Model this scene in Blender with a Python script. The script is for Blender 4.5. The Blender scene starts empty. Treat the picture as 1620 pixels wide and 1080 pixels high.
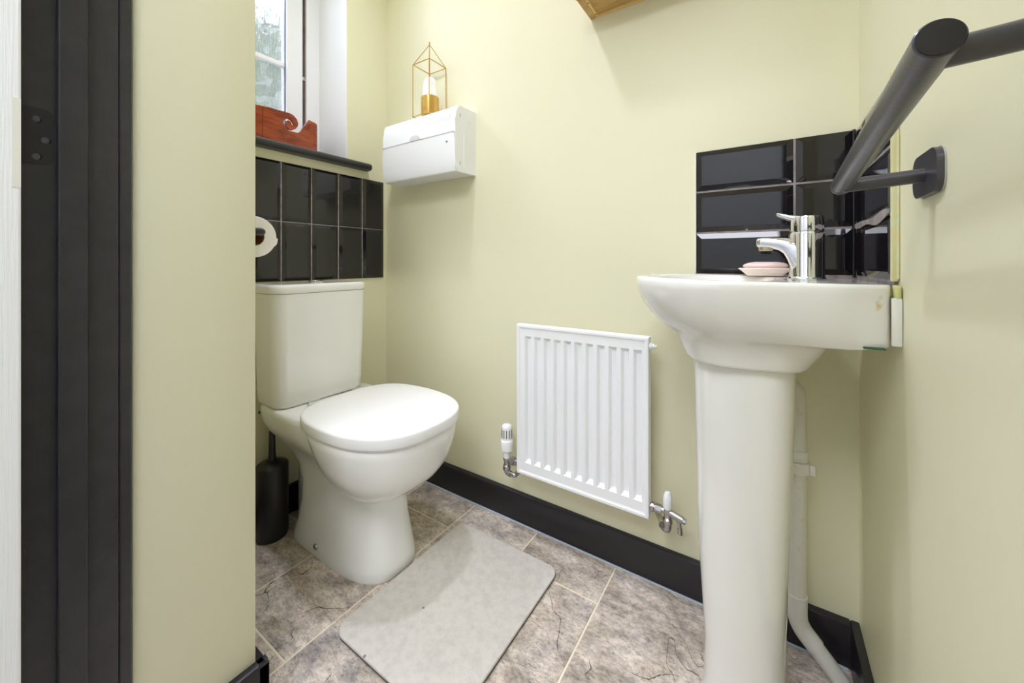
import bpy, bmesh, math, random
from mathutils import Vector, Matrix
random.seed(4)
C = bpy.context.collection
SC = bpy.context.scene
PI = math.pi

# ------------------------------------------------------------ camera
CX, CY, CZ, TH, F, Y0 = 1.3617, -1.0747, 0.8506, 0.5871, 608.53, 415.55
cam = bpy.data.cameras.new('camera')
co = bpy.data.objects.new('camera', cam); C.objects.link(co)
co.location = (CX, CY, CZ); co.rotation_euler = (PI/2, 0, TH)
cam.sensor_width = 36; cam.lens = F/1620*36
cam.shift_y = (Y0-540)/1620
cam.clip_start = 0.01
SC.camera = co

# ------------------------------------------------------------ light
SC.view_settings.view_transform = 'Standard'
SC.view_settings.look = 'None'
SC.view_settings.exposure = 0.25
SC.view_settings.gamma = 1
SC.view_settings.use_curve_mapping = False
SC.cycles.max_bounces = 24; SC.cycles.diffuse_bounces = 20; SC.cycles.glossy_bounces = 8; SC.cycles.transmission_bounces = 12
w = bpy.data.worlds.new('world'); SC.world = w; w.use_nodes = True
w.node_tree.nodes['Background'].inputs[0].default_value = (0.86, 0.93, 1.0, 1)
w.node_tree.nodes['Background'].inputs[1].default_value = 1.0

def point(name, loc, e, r, col=(1, 1, 1)):
    l = bpy.data.lights.new(name, 'POINT'); l.energy = e; l.shadow_soft_size = r; l.color = col
    o = bpy.data.objects.new(name, l); C.objects.link(o); o.location = loc; return o
def area(name, loc, rot, e, sx, sy, col=(1, 1, 1)):
    l = bpy.data.lights.new(name, 'AREA'); l.energy = e; l.shape = 'RECTANGLE'; l.size = sx; l.size_y = sy; l.color = col
    o = bpy.data.objects.new(name, l); C.objects.link(o); o.location = loc; o.rotation_euler = rot; return o
lamp = point('room_lamp', (0.57, -0.48, 2.52), 21, 0.05, (0.94, 0.975, 1.16))
lamp.data.type = 'SPOT'; lamp = bpy.data.objects['room_lamp']; lamp.data.spot_size = math.radians(118); lamp.data.spot_blend = 1.0; lamp.data.energy = 36
area('hall_fill', (1.15, -1.85, 2.30), (0, 0, 0), 30, 0.9, 0.9, (0.97, 0.985, 1.08))  # added fill light in the unseen hall, brightens the room through the doorway
area('ceiling_fill', (0.72, -0.46, 2.605), (0, 0, 0), 3.0, 1.3, 0.8, (0.95, 0.98, 1.12))  # added soft area light under the ceiling, lifts alcove and right wall
area('daylight', (-0.88, -0.45, 2.98), (0, -math.radians(50), 0), 170, 0.6, 1.0, (0.88, 0.95, 1.14))

# ------------------------------------------------------------ materials
def lin(c):
    return tuple(((v/255)/12.92 if v/255 <= 0.04045 else (((v/255)+0.055)/1.055)**2.4) for v in c)
def mat(name, rgb, rough=0.5, metal=0.0, bump=None, var=None, coat=0.0, spec=0.5):
    """bump=(scale, strength, stretch)  var=(scale, rgb2, lo, hi)"""
    m = bpy.data.materials.new(name); m.use_nodes = True
    nt = m.node_tree; N = nt.nodes; K = nt.links
    b = N['Principled BSDF']
    b.inputs['Base Color'].default_value = (*lin(rgb), 1)
    b.inputs['Roughness'].default_value = rough
    b.inputs['Metallic'].default_value = metal
    b.inputs['Coat Weight'].default_value = coat
    b.inputs['Specular IOR Level'].default_value = spec
    tc = N.new('ShaderNodeTexCoord')
    if var:
        n = N.new('ShaderNodeTexNoise'); n.inputs['Scale'].default_value = var[0]; n.inputs['Detail'].default_value = 6
        n.inputs['Roughness'].default_value = 0.6
        K.new(tc.outputs['Object'], n.inputs['Vector'])
        r = N.new('ShaderNodeValToRGB'); r.color_ramp.elements[0].position = var[2]; r.color_ramp.elements[1].position = var[3]
        r.color_ramp.elements[0].color = (*lin(rgb), 1); r.color_ramp.elements[1].color = (*lin(var[1]), 1)
        K.new(n.outputs['Fac'], r.inputs['Fac']); K.new(r.outputs['Color'], b.inputs['Base Color'])
    if bump:
        mp = N.new('ShaderNodeMapping'); mp.inputs['Scale'].default_value = bump[2]
        K.new(tc.outputs['Object'], mp.inputs['Vector'])
        n2 = N.new('ShaderNodeTexNoise'); n2.inputs['Scale'].default_value = bump[0]; n2.inputs['Detail'].default_value = 5
        K.new(mp.outputs['Vector'], n2.inputs['Vector'])
        bu = N.new('ShaderNodeBump'); bu.inputs['Strength'].default_value = bump[1]; bu.inputs['Distance'].default_value = 0.002
        K.new(n2.outputs['Fac'], bu.inputs['Height']); K.new(bu.outputs['Normal'], b.inputs['Normal'])
    return m

M = {}
M['wall'] = mat('wall_paint', (224, 221, 191), 0.40, bump=(90, 0.12, (1, 1, 0.6)), spec=0.35)
M['ceil'] = mat('ceiling_paint', (240, 240, 236), 0.8)
M['hallwall'] = mat('hall_paint', (222, 224, 226), 0.8)
M['hallfloor'] = mat('hall_floor', (120, 118, 116), 0.5)
M['white_paint'] = mat('white_paint', (236, 236, 234), 0.4, bump=(60, 0.25, (8, 8, 0.25)))
M['reveal'] = mat('reveal_paint', (235, 237, 238), 0.5)
M['black_wood'] = mat('black_painted_wood', (44, 44, 47), 0.32, bump=(40, 0.15, (6, 6, 0.3)), var=(30, (52, 51, 54), 0.4, 0.7))
M['black_skirt'] = mat('black_skirting_paint', (31, 29, 33), 0.3, bump=(30, 0.1, (1, 1, 1)))
M['ceramic'] = mat('white_ceramic', (238, 238, 234), 0.09, coat=0.3)
M['ceramic2'] = mat('basin_ceramic', (232, 231, 225), 0.09, coat=0.3)
def stained(m, centre, r, rgb):
    nt = m.node_tree; N = nt.nodes; K = nt.links; b = N['Principled BSDF']
    tc = N.new('ShaderNodeTexCoord'); n = N.new('ShaderNodeTexNoise'); n.inputs['Scale'].default_value = 70; K.new(tc.outputs['Object'], n.inputs['Vector'])
    d = N.new('ShaderNodeVectorMath'); d.operation = 'SUBTRACT'; K.new(tc.outputs['Object'], d.inputs[0]); d.inputs[1].default_value = centre
    k = N.new('ShaderNodeVectorMath'); k.operation = 'MULTIPLY'; K.new(d.outputs[0], k.inputs[0]); k.inputs[1].default_value = (1, 1, 0.35)
    l = N.new('ShaderNodeVectorMath'); l.operation = 'LENGTH'; K.new(k.outputs[0], l.inputs[0])
    a = N.new('ShaderNodeMath'); a.operation = 'MULTIPLY_ADD'; K.new(n.outputs['Fac'], a.inputs[0]); a.inputs[1].default_value = 0.016; K.new(l.outputs['Value'], a.inputs[2])
    q = N.new('ShaderNodeMapRange'); K.new(a.outputs[0], q.inputs[0]); q.inputs[1].default_value = r; q.inputs[2].default_value = r+0.003; q.inputs[3].default_value = 0.7; q.inputs[4].default_value = 0
    x = N.new('ShaderNodeMix'); x.data_type = 'RGBA'; x.inputs[6].default_value = b.inputs['Base Color'].default_value; x.inputs[7].default_value = (*lin(rgb), 1)
    K.new(q.outputs[0], x.inputs[0]); K.new(x.outputs[2], b.inputs['Base Color']); return m
stained(M['ceramic2'], (1.494, -0.312, 0.795), 0.0125, (205, 180, 110))
M['seat'] = mat('seat_plastic', (240, 240, 240), 0.25)
M['chrome'] = mat('chrome', (225, 226, 230), 0.07, 1.0, bump=(120, 0.03, (1, 1, 1)))
M['satin'] = mat('dull_chrome', (180, 178, 178), 0.25, 1.0)
M['rad'] = mat('radiator_enamel', (240, 241, 243), 0.3)
M['plastic'] = mat('white_plastic', (240, 241, 243), 0.22)
M['pvc'] = mat('pvc_pipe', (228, 227, 220), 0.35, var=(60, (205, 200, 180), 0.62, 0.8))
M['blk_tile'] = mat('black_glazed_tile', (26, 24, 28), 0.04, bump=(14, 0.05, (1, 1, 1)), spec=0.6)
M['grout'] = mat('grey_grout', (158, 148, 146), 0.85, bump=(150, 0.3, (1, 1, 1)), var=(40, (120, 112, 110), 0.4, 0.7))
M['caulk'] = mat('painted_sealant', (206, 200, 152), 0.5, var=(35, (196, 214, 184), 0.45, 0.7))
M['white_caulk'] = mat('white_sealant', (235, 235, 228), 0.45)
M['blk_plastic'] = mat('black_plastic', (27, 25, 28), 0.38)
M['blk_metal'] = mat('black_powder_coat', (84, 82, 88), 0.30, 0.6, bump=(300, 0.06, (1, 1, 1)))
M['gold'] = mat('gold_wire', (196, 160, 92), 0.28, 1.0)
M['wax'] = mat('white_wax', (245, 243, 240), 0.5)
M['glass_gold'] = mat('amber_gold_cup', (212, 172, 96), 0.25, 0.7)
M['tissue'] = mat('tissue_paper', (243, 240, 236), 0.95, bump=(250, 0.3, (1, 1, 1)))
M['card'] = mat('cardboard', (150, 98, 52), 0.9)
M['soap'] = mat('pink_soap', (240, 212, 206), 0.4, bump=(50, 0.2, (1, 1, 1)))
M['soapdish'] = mat('cream_dish', (240, 224, 214), 0.25)
M['dark'] = mat('dark_gap', (20, 18, 18), 0.8)
M['gasket'] = mat('brown_gasket', (98, 76, 70), 0.7, var=(30, (64, 46, 42), 0.4, 0.7))
M['upvc'] = mat('upvc', (238, 239, 242), 0.3)
M['pebble'] = mat('green_chip_paint', (52, 92, 70), 0.5)
M['ochre'] = mat('ochre_stain', (206, 186, 130), 0.5)
M['leafy'] = mat('hedge_leaves', (48, 84, 34), 0.7, var=(9, (130, 160, 90), 0.4, 0.7))
M['patio'] = mat('patio_stone', (190, 190, 185), 0.8)
M['screw'] = mat('screw_head', (110, 80, 45), 0.4, 0.6)

def wood_mat(name, c1, c2, c3, rough, scale, stretch):
    m = mat(name, c1, rough); nt = m.node_tree; N = nt.nodes; K = nt.links; b = N['Principled BSDF']
    tc = N.new('ShaderNodeTexCoord'); mp = N.new('ShaderNodeMapping'); mp.inputs['Scale'].default_value = stretch
    K.new(tc.outputs['Object'], mp.inputs['Vector'])
    n = N.new('ShaderNodeTexNoise'); n.inputs['Scale'].default_value = scale; n.inputs['Detail'].default_value = 8
    n.inputs['Roughness'].default_value = 0.65; n.inputs['Distortion'].default_value = 0.6
    K.new(mp.outputs['Vector'], n.inputs['Vector'])
    r = N.new('ShaderNodeValToRGB'); e = r.color_ramp.elements
    e[0].position = 0.3; e[0].color = (*lin(c1), 1); e[1].position = 0.72; e[1].color = (*lin(c3), 1)
    k = e.new(0.5); k.color = (*lin(c2), 1)
    K.new(n.outputs['Fac'], r.inputs['Fac']); K.new(r.outputs['Color'], b.inputs['Base Color'])
    return m
M['yarnwood'] = wood_mat('red_brown_wood', (96, 36, 18), (146, 62, 32), (176, 88, 48), 0.22, 9, (3, 1.2, 7))
M['cabwood'] = wood_mat('tan_wood', (176, 138, 82), (196, 160, 98), (208, 174, 112), 0.5, 12, (1, 6, 6))
M['cabedge'] = mat('pale_wood_edge', (226, 196, 132), 0.5)

def slate_mat():
    m = mat('slate_vinyl', (170, 160, 150), 0.42); nt = m.node_tree; N = nt.nodes; K = nt.links; b = N['Principled BSDF']
    tc = N.new('ShaderNodeTexCoord'); oi = N.new('ShaderNodeObjectInfo')
    cb = N.new('ShaderNodeVectorMath'); cb.operation = 'MULTIPLY_ADD'
    K.new(oi.outputs['Random'], cb.inputs[0]); cb.inputs[1].default_value = (13, 7, 5); K.new(tc.outputs['Object'], cb.inputs[2])
    V = cb.outputs[0]
    def noise(s, d, r, dist=0.0, st=(1, 1, 1)):
        mp = N.new('ShaderNodeMapping'); mp.inputs['Scale'].default_value = st; K.new(V, mp.inputs['Vector'])
        n = N.new('ShaderNodeTexNoise'); n.inputs['Scale'].default_value = s; n.inputs['Detail'].default_value = d
        n.inputs['Roughness'].default_value = r; n.inputs['Distortion'].default_value = dist
        K.new(mp.outputs['Vector'], n.inputs['Vector']); return n.outputs['Fac']
    def ramp(x, stops):
        r = N.new('ShaderNodeValToRGB'); e = r.color_ramp.elements
        e[0].position, e[0].color = stops[0][0], (*lin(stops[0][1]), 1)
        e[1].position, e[1].color = stops[-1][0], (*lin(stops[-1][1]), 1)
        for p, c in stops[1:-1]:
            k = e.new(p); k.color = (*lin(c), 1)
        K.new(x, r.inputs['Fac']); return r.outputs['Color']
    def mix(a, b_, f, mode='MIX', fac=None):
        x = N.new('ShaderNodeMix'); x.data_type = 'RGBA'; x.blend_type = mode
        x.inputs[0].default_value = f
        if fac is not None: K.new(fac, x.inputs[0])
        K.new(a, x.inputs[6]); K.new(b_, x.inputs[7]); return x.outputs[2]
    base = ramp(noise(5.0, 5, 0.6, 1.0), [(0.30, (190, 184, 180)), (0.43, (224, 212, 198)), (0.55, (240, 230, 220)), (0.68, (204, 198, 196))])
    mott = ramp(noise(13, 12, 0.82, 0.25, (1, 1.5, 1)), [(0.36, (96, 88, 84)), (0.48, (196, 192, 188)), (0.60, (255, 252, 248))])
    col = mix(base, mott, 0.72, 'MULTIPLY')
    fine = ramp(noise(75, 9, 0.85, 0, (1, 1.8, 1)), [(0.36, (110, 104, 100)), (0.52, (250, 248, 246)), (0.66, (255, 255, 255))])
    col = mix(col, fine, 0.75, 'MULTIPLY')
    # thin dark cracks: |noise-0.5| small, only where a mask allows
    def crack(s, dist, width, st, mlo):
        f = noise(s, 3.2, 0.5, dist, st)
        a = N.new('ShaderNodeMath'); a.operation = 'SUBTRACT'; K.new(f, a.inputs[0]); a.inputs[1].default_value = 0.5
        c = N.new('ShaderNodeMath'); c.operation = 'ABSOLUTE'; K.new(a.outputs[0], c.inputs[0])
        d = N.new('ShaderNodeMath'); d.operation = 'LESS_THAN'; K.new(c.outputs[0], d.inputs[0]); d.inputs[1].default_value = width
        g = noise(4.5, 1, 0.4, 0.1)
        h = N.new('ShaderNodeMath'); h.operation = 'GREATER_THAN'; K.new(g, h.inputs[0]); h.inputs[1].default_value = mlo
        k = N.new('ShaderNodeMath'); k.operation = 'MULTIPLY'; K.new(d.outputs[0], k.inputs[0]); K.new(h.outputs[0], k.inputs[1])
        return k.outputs[0]
    rgb = N.new('ShaderNodeRGB'); rgb.outputs[0].default_value = (*lin((74, 66, 62)), 1)
    col = mix(col, rgb.outputs[0], 0, fac=crack(2.6, 0.3, 0.0007, (1.5, 1, 1), 0.52))
    K.new(col, b.inputs['Base Color'])
    bu = N.new('ShaderNodeBump'); bu.inputs['Strength'].default_value = 0.45; bu.inputs['Distance'].default_value = 0.0015
    K.new(noise(13, 10, 0.78, 0.25, (1, 1.5, 1)), bu.inputs['Height']); K.new(bu.outputs['Normal'], b.inputs['Normal'])
    return m
M['slate'] = slate_mat()
M['floor_grout'] = mat('floor_grout', (232, 220, 198), 0.8, bump=(80, 0.2, (1, 1, 1)))

def mat_mat():
    m = mat('grey_bath_mat', (212, 207, 200), 0.92, bump=(420, 0.5, (1, 1, 1)), var=(55, (198, 193, 186), 0.42, 0.72))
    nt = m.node_tree; N = nt.nodes; K = nt.links; b = N['Principled BSDF']
    src = b.inputs['Base Color'].links[0].from_socket
    tc = N.new('ShaderNodeTexCoord')
    v = N.new('ShaderNodeTexVoronoi'); v.inputs['Scale'].default_value = 15; v.inputs['Randomness'].default_value = 1
    K.new(tc.outputs['Object'], v.inputs['Vector'])
    l = N.new('ShaderNodeMath'); l.operation = 'LESS_THAN'; l.inputs[1].default_value = 0.05; K.new(v.outputs['Distance'], l.inputs[0])
    wn = N.new('ShaderNodeSeparateColor'); K.new(v.outputs['Color'], wn.inputs[0])
    g = N.new('ShaderNodeMath'); g.operation = 'GREATER_THAN'; g.inputs[1].default_value = 0.62; K.new(wn.outputs[0], g.inputs[0])
    k = N.new('ShaderNodeMath'); k.operation = 'MULTIPLY'; K.new(l.outputs[0], k.inputs[0]); K.new(g.outputs[0], k.inputs[1])
    x = N.new('ShaderNodeMix'); x.data_type = 'RGBA'; K.new(k.outputs[0], x.inputs[0]); K.new(src, x.inputs[6]); x.inputs[7].default_value = (*lin((140, 132, 122)), 1)
    K.new(x.outputs[2], b.inputs['Base Color'])
    return m
M['mat'] = mat_mat()
M['matedge'] = mat('mat_rubber_edge', (98, 88, 88), 0.9)

def reeded():
    m = bpy.data.materials.new('reeded_glass'); m.use_nodes = True; nt = m.node_tree; N = nt.nodes; K = nt.links
    b = N['Principled BSDF']; out = N['Material Output']
    b.inputs['Transmission Weight'].default_value = 1.0; b.inputs['Roughness'].default_value = 0.06; b.inputs['IOR'].default_value = 1.45
    tc = N.new('ShaderNodeTexCoord'); mp = N.new('ShaderNodeMapping'); mp.inputs['Scale'].default_value = (1, 1, 0.09)
    K.new(tc.outputs['Object'], mp.inputs['Vector'])
    n = N.new('ShaderNodeTexNoise'); n.inputs['Scale'].default_value = 210; n.inputs['Detail'].default_value = 5; K.new(mp.outputs['Vector'], n.inputs['Vector'])
    bu = N.new('ShaderNodeBump'); bu.inputs['Strength'].default_value = 1.0; bu.inputs['Distance'].default_value = 0.010
    K.new(n.outputs['Fac'], bu.inputs['Height']); K.new(bu.outputs['Normal'], b.inputs['Normal'])
    t = N.new('ShaderNodeBsdfTransparent'); mx = N.new('ShaderNodeMixShader'); mx.inputs[0].default_value = 0.6
    K.new(t.outputs[0], mx.inputs[1]); K.new(b.outputs[0], mx.inputs[2]); K.new(mx.outputs[0], out.inputs['Surface'])
    return m
M['glass'] = reeded()

# ------------------------------------------------------------ mesh helpers
def obj(name, bm, m, parent=None, smooth=None, mods=None):
    bmesh.ops.recalc_face_normals(bm, faces=bm.faces[:])
    me = bpy.data.meshes.new(name); bm.to_mesh(me); bm.free()
    me.materials.append(m if not isinstance(m, str) else M[m])
    o = bpy.data.objects.new(name, me); C.objects.link(o)
    if parent: o.parent = parent; o.matrix_parent_inverse = Matrix.Translation(-parent_world(parent))
    if smooth is not None:
        for p in me.polygons: p.use_smooth = True
        if smooth < 180:
            try: me.set_sharp_from_angle(angle=math.radians(smooth))
            except Exception: pass
    return o
def parent_world(p):
    v = Vector(p.location)
    while p.parent:
        p = p.parent
        v = v + Vector(p.location) if False else v
    return v
def struct(name, bm, m, parent=None, smooth=None):
    o = obj(name, bm, m, parent, smooth)
    if not parent: o['kind'] = 'structure'
    return o
def thing(name, label, cat, loc=(0, 0, 0), group=None):
    o = bpy.data.objects.new(name, None); C.objects.link(o); o.location = loc; o.empty_display_size = 0.05
    o['label'] = label; o['category'] = cat
    if group: o['group'] = group
    return o
def tag(o, label, cat, group=None):
    o['label'] = label; o['category'] = cat
    if group: o['group'] = group
    return o
def box(x0, x1, y0, y1, z0, z1, bev=0.0, seg=2, bm=None):
    b = bmesh.new()
    bmesh.ops.create_cube(b, size=1)
    for v in b.verts:
        v.co = Vector((x0+(v.co.x+.5)*(x1-x0), y0+(v.co.y+.5)*(y1-y0), z0+(v.co.z+.5)*(z1-z0)))
    if bev:
        bmesh.ops.bevel(b, geom=b.edges[:], offset=bev, segments=seg, affect='EDGES', profile=0.5)
    if bm is None: return b
    return merge(bm, b)
def merge(bm, b):
    me = bpy.data.meshes.new('t'); b.to_mesh(me); b.free(); bm.from_mesh(me); bpy.data.meshes.remove(me); return bm
def rings(rs, cap0=True, cap1=True, bm=None):
    b = bm or bmesh.new(); V = [[b.verts.new(p) for p in r] for r in rs]; n = len(V[0])
    for a, c in zip(V, V[1:]):
        for i in range(n):
            j = (i+1) % n
            b.faces.new((a[i], a[j], c[j], c[i]))
    if cap0: b.faces.new(V[0][::-1])
    if cap1: b.faces.new(V[-1])
    return b
def frame_for(d):
    d = d.normalized(); u = Vector((0, 0, 1)) if abs(d.z) < 0.9 else Vector((1, 0, 0))
    a = d.cross(u).normalized(); return a, a.cross(d).normalized()
def tube(pts, rad, n=16, bm=None, cap=True):
    """swept tube; rad number or list"""
    pts = [Vector(p) for p in pts]; R = rad if isinstance(rad, (list, tuple)) else [rad]*len(pts)
    rs = []; a = None
    for i, p in enumerate(pts):
        d = (pts[min(i+1, len(pts)-1)]-pts[max(i-1, 0)]).normalized()
        if a is None: a, c = frame_for(d)
        else:
            a = (a-d*a.dot(d)).normalized(); c = a.cross(d).normalized()
        # miter
        rs.append([p+(a*math.cos(2*PI*k/n)+c*math.sin(2*PI*k/n))*R[i] for k in range(n)])
    return rings(rs, cap, cap, bm)
def bend(p0, p1, p2, r, k=6):
    """points rounding the corner p1"""
    p0, p1, p2 = Vector(p0), Vector(p1), Vector(p2)
    a = p1+(p0-p1).normalized()*r; b = p1+(p2-p1).normalized()*r
    return [((1-t)**2)*a+2*t*(1-t)*p1+t*t*b for t in [i/k for i in range(k+1)]]
def lathe(prof, c, n=32, axis='Z', bm=None, cap=True):
    """prof [(r, h)]"""
    rs = []
    for r, h in prof:
        q = []
        for k in range(n):
            a = 2*PI*k/n; u, v = r*math.cos(a), r*math.sin(a)
            p = {'Z': (u, v, h), 'X': (h, u, v), 'Y': (u, h, v)}[axis]
            q.append(Vector(c)+Vector(p))
        rs.append(q)
    return rings(rs, cap, cap, bm)
def prism(poly, ax, a0, a1, bm=None):
    """poly in the two other axes, extruded along ax (0 x,1 y,2 z)"""
    def P(u, v, t): return {0: (t, u, v), 1: (u, t, v), 2: (u, v, t)}[ax]
    return rings([[Vector(P(u, v, a0)) for u, v in poly], [Vector(P(u, v, a1)) for u, v in poly]], bm=bm)
def rrect(x0, x1, y0, y1, r, k=5):
    out = []
    for cx, cy, a0 in ((x1-r, y1-r, 0), (x0+r, y1-r, 90), (x0+r, y0+r, 180), (x1-r, y0+r, 270)):
        for i in range(k+1):
            a = math.radians(a0+90*i/k); out.append((cx+r*math.cos(a), cy+r*math.sin(a)))
    return out
def oval(xf, xb, xm, yc, hw, z, taper=0.0, nf=2.0, nb=3.2, n=48):
    """closed outline; front towards xf with exponent nf, back towards xb with exponent nb"""
    q = []
    for k in range(n):
        a = 2*PI*k/n; c, s = math.cos(a), math.sin(a)
        if c < 0 if xf < xm else c > 0:
            e = nf; ext = abs(xm-xf); sg = -1 if xf < xm else 1
        else:
            e = nb; ext = abs(xb-xm); sg = 1 if xf < xm else -1
        u = abs(c)**(2/e); v = math.copysign(abs(s)**(2/e), s)
        wv = hw*v
        if e == nb and ext > 0: wv *= (1-taper*u)
        q.append(Vector((xm+sg*ext*u, yc+wv, z)))
    return q

# ============================================================ ROOM SHELL
WX, HZ = 1.521, 2.62           # right wall plane, ceiling height
NX, NY = 0.554, -0.7366        # pier corner
FY0, FY1 = -1.06, -0.907       # door wall

# floor: grout bed with slate slabs 0.25 x 0.5 laid staggered
fl = struct('floor', box(-0.02, WX+0.03, -1.06, 0.02, -0.03, -0.0016), 'floor_grout')
XL = [0.005, 0.2565, 0.505, 0.7555, 1.0075, 1.2595, WX]
def slab(x0, x1, y0, y1):
    g = 0.0024
    x0 += g; x1 -= g; y0 += g; y1 -= g
    b = box(x0, x1, y0, y1, -0.004, 0.0, 0.0007, 1)
    o = struct('floor_tile', b, 'slate', fl)
for i in range(6):
    joints = (-0.157, -0.66) if i % 2 == 1 else (-0.41, -0.91)
    e = [0.0] + [j for j in joints] + [-1.06]
    for a, b in zip(e, e[1:]):
        if a-b > 0.02: slab(XL[i], XL[i+1], b, a)

# long fissures printed in the slate pattern
for ln in [[(0.879, -0.1808), (0.9041, -0.2086), (0.9216, -0.2326), (0.9492, -0.245), (0.9616, -0.2761), (0.9684, -0.3011), (0.9789, -0.3175), (1.0039, -0.3341)], [(1.1226, -0.2719), (1.1407, -0.2722), (1.16, -0.2653), (1.1733, -0.2484), (1.1907, -0.2328), (1.2098, -0.2262)], [(1.0415, -0.2961), (1.0537, -0.3116), (1.047, -0.3284), (1.0576, -0.3354)], [(1.2385, -0.1471), (1.2457, -0.1624), (1.2554, -0.1732)], [(0.413, -0.5897), (0.4252, -0.5714), (0.4305, -0.5586), (0.4383, -0.5471), (0.4628, -0.5371), (0.4871, -0.5189), (0.505, -0.5028)], [(0.6094, -0.6179), (0.6107, -0.6262), (0.6144, -0.6345)]]:
    pts = []
    for (ax, ay), (bx_, by_) in zip(ln, ln[1:]):
        for t in range(6):
            u = t/6; pts.append(Vector((ax+(bx_-ax)*u+random.uniform(-1, 1)*0.0009, ay+(by_-ay)*u+random.uniform(-1, 1)*0.0009, 0)))
    pts.append(Vector((*ln[-1], 0))); n_ = len(pts); up = []; dn = []
    for i, p in enumerate(pts):
        d = (pts[min(i+1, n_-1)]-pts[max(i-1, 0)]).normalized(); w_ = 0.0008*(0.35+math.sin(PI*i/(n_-1)))*random.uniform(0.5, 1.3)
        q = Vector((-d.y, d.x, 0))*w_; up.append(p+q); dn.append(p-q)
    b = bmesh.new(); A_ = [b.verts.new(v+Vector((0, 0, 0.00025))) for v in up]; D_ = [b.verts.new(v+Vector((0, 0, 0.00025))) for v in dn]
    for i in range(n_-1): b.faces.new((A_[i], D_[i], D_[i+1], A_[i+1]))
    struct('printed_fissure', b, M.setdefault('fissure', mat('dark_fissure', (82, 72, 66), 0.6)), fl)
struct('ceiling', box(-0.1, WX+0.1, -1.06, 0.1, HZ, HZ+0.05), 'ceil')
struct('wall_back', box(-0.3, WX+0.1, 0.0, 0.1, 0, HZ), 'wall')
struct('wall_right', box(WX, WX+0.1, -1.06, 0.0, 0, HZ), 'wall')
# left wall with the window opening
WY0, WY1, WZ0, WZ1 = -0.70, -0.1855, 1.222, 2.46
b = box(-0.22, 0, -1.0, WY0, 0, HZ)
box(-0.22, 0, WY1, 0, 0, HZ, bm=b); box(-0.22, 0, WY0, WY1, 0, WZ0, bm=b); box(-0.22, 0, WY0, WY1, WZ1, HZ, bm=b)
struct('wall_left', b, 'wall')
b = box(-0.2, -0.001, WY1-0.002, WY1, WZ0, WZ1)
box(-0.2, -0.001, WY0, WY0+0.002, WZ0, WZ1, bm=b); box(-0.2, -0.001, WY0, WY1, WZ1-0.002, WZ1, bm=b)
struct('trim_1', b, 'reveal')       # white painted window reveal
# pier between the alcove and the door
pier = struct('wall_pier', box(0.0, NX, FY1, NY, 0, HZ, 0.0025, 2), 'wall', smooth=40)
# door wall, right of and above the opening
b = box(1.43, WX, FY0, FY1, 0, HZ); box(NX, 1.43, FY0, FY1, 2.03, HZ, bm=b)
struct('wall_front', b, 'wall')

# hall behind the camera
b = box(0.1, 0.15, -2.8, FY0, 0, HZ); box(2.3, 2.35, -2.8, FY0, 0, HZ, bm=b); box(0.1, 2.35, -2.85, -2.8, 0, HZ, bm=b)
box(1.60, 2.3, FY0, FY0+0.1, 0, HZ, bm=b); box(0.15, 0.50, FY0-0.0, FY0+0.1, 0, HZ, bm=b)
struct('wall_hall', b, 'hallwall')
struct('floor_hall', box(0.1, 2.35, -2.8, FY0, -0.05, 0), 'hallfloor')
struct('ceiling_hall', box(0.1, 2.35, -2.8, FY0, HZ, HZ+0.05), 'ceil')

# skirting boards
def skirt(name, segs, parent=None):
    """segs of (p0, p1, normal) with the top edge eased"""
    b = bmesh.new()
    for (x0, y0), (x1, y1), (nx, ny) in segs:
        T, H = 0.016, 0.096
        prof = [(0, 0.004), (T, 0.004), (T, H-0.006), (T-0.002, H-0.002), (T-0.006, H), (0, H)]
        rings([[Vector((x0+nx*t, y0+ny*t, z)) for t, z in prof], [Vector((x1+nx*t, y1+ny*t, z)) for t, z in prof]], bm=b)
    return struct(name, b, 'black_skirt', smooth=30)
skirt('baseboard_back', [((0.016, 0), (WX-0.016, 0), (0, -1))])
skirt('baseboard_right', [((WX, 0.0), (WX, -0.9), (-1, 0))])
skirt('baseboard_left', [((0, 0), (0, NY), (1, 0))])
skirt('baseboard_pier', [((NX, NY+0.016), (NX, FY1), (1, 0)), ((0.016, NY), (NX+0.016, NY), (0, 1))])
# bead of pale sealant along the foot of the skirting
b = tube([(0.03, -0.0175, 0.001), (WX-0.02, -0.0175, 0.001)], 0.0032, 8)
struct('trim_2', b, mat('grey_blue_sealant', (176, 186, 200), 0.5), smooth=60)

# ------------------------------------------------------------ black glazed tiles
def tile_mesh(w, h, bev=0.0125, t0=0.0045, t1=0.009):
    """flat-centred bevelled tile lying in the local xz plane, front towards -y"""
    b = bmesh.new()
    def R(x, z, y): return [b.verts.new((sx*x, y, sz*z)) for sx, sz in ((-1, -1), (1, -1), (1, 1), (-1, 1))]
    A = R(w/2, h/2, 0.0); B = R(w/2, h/2, -t0); D = R(w/2-bev, h/2-bev, -t1)
    for P, Q in ((A, B), (B, D)):
        for i in range(4):
            j = (i+1) % 4; b.faces.new((P[i], P[j], Q[j], Q[i]))
    b.faces.new(D); b.faces.new(A[::-1])
    bmesh.ops.recalc_face_normals(b, faces=b.faces[:])
    me = bpy.data.meshes.new('tile'); b.to_mesh(me); b.free(); me.materials.append(M['blk_tile']); return me
def put_tile(me, loc, rz, parent):
    o = bpy.data.objects.new('tile', me); C.objects.link(o); o.parent = parent
    j = lambda a: math.radians(random.uniform(-a, a))
    o.location = loc; o.rotation_euler = (j(0.25), 0, rz+j(0.25)); return o
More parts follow.
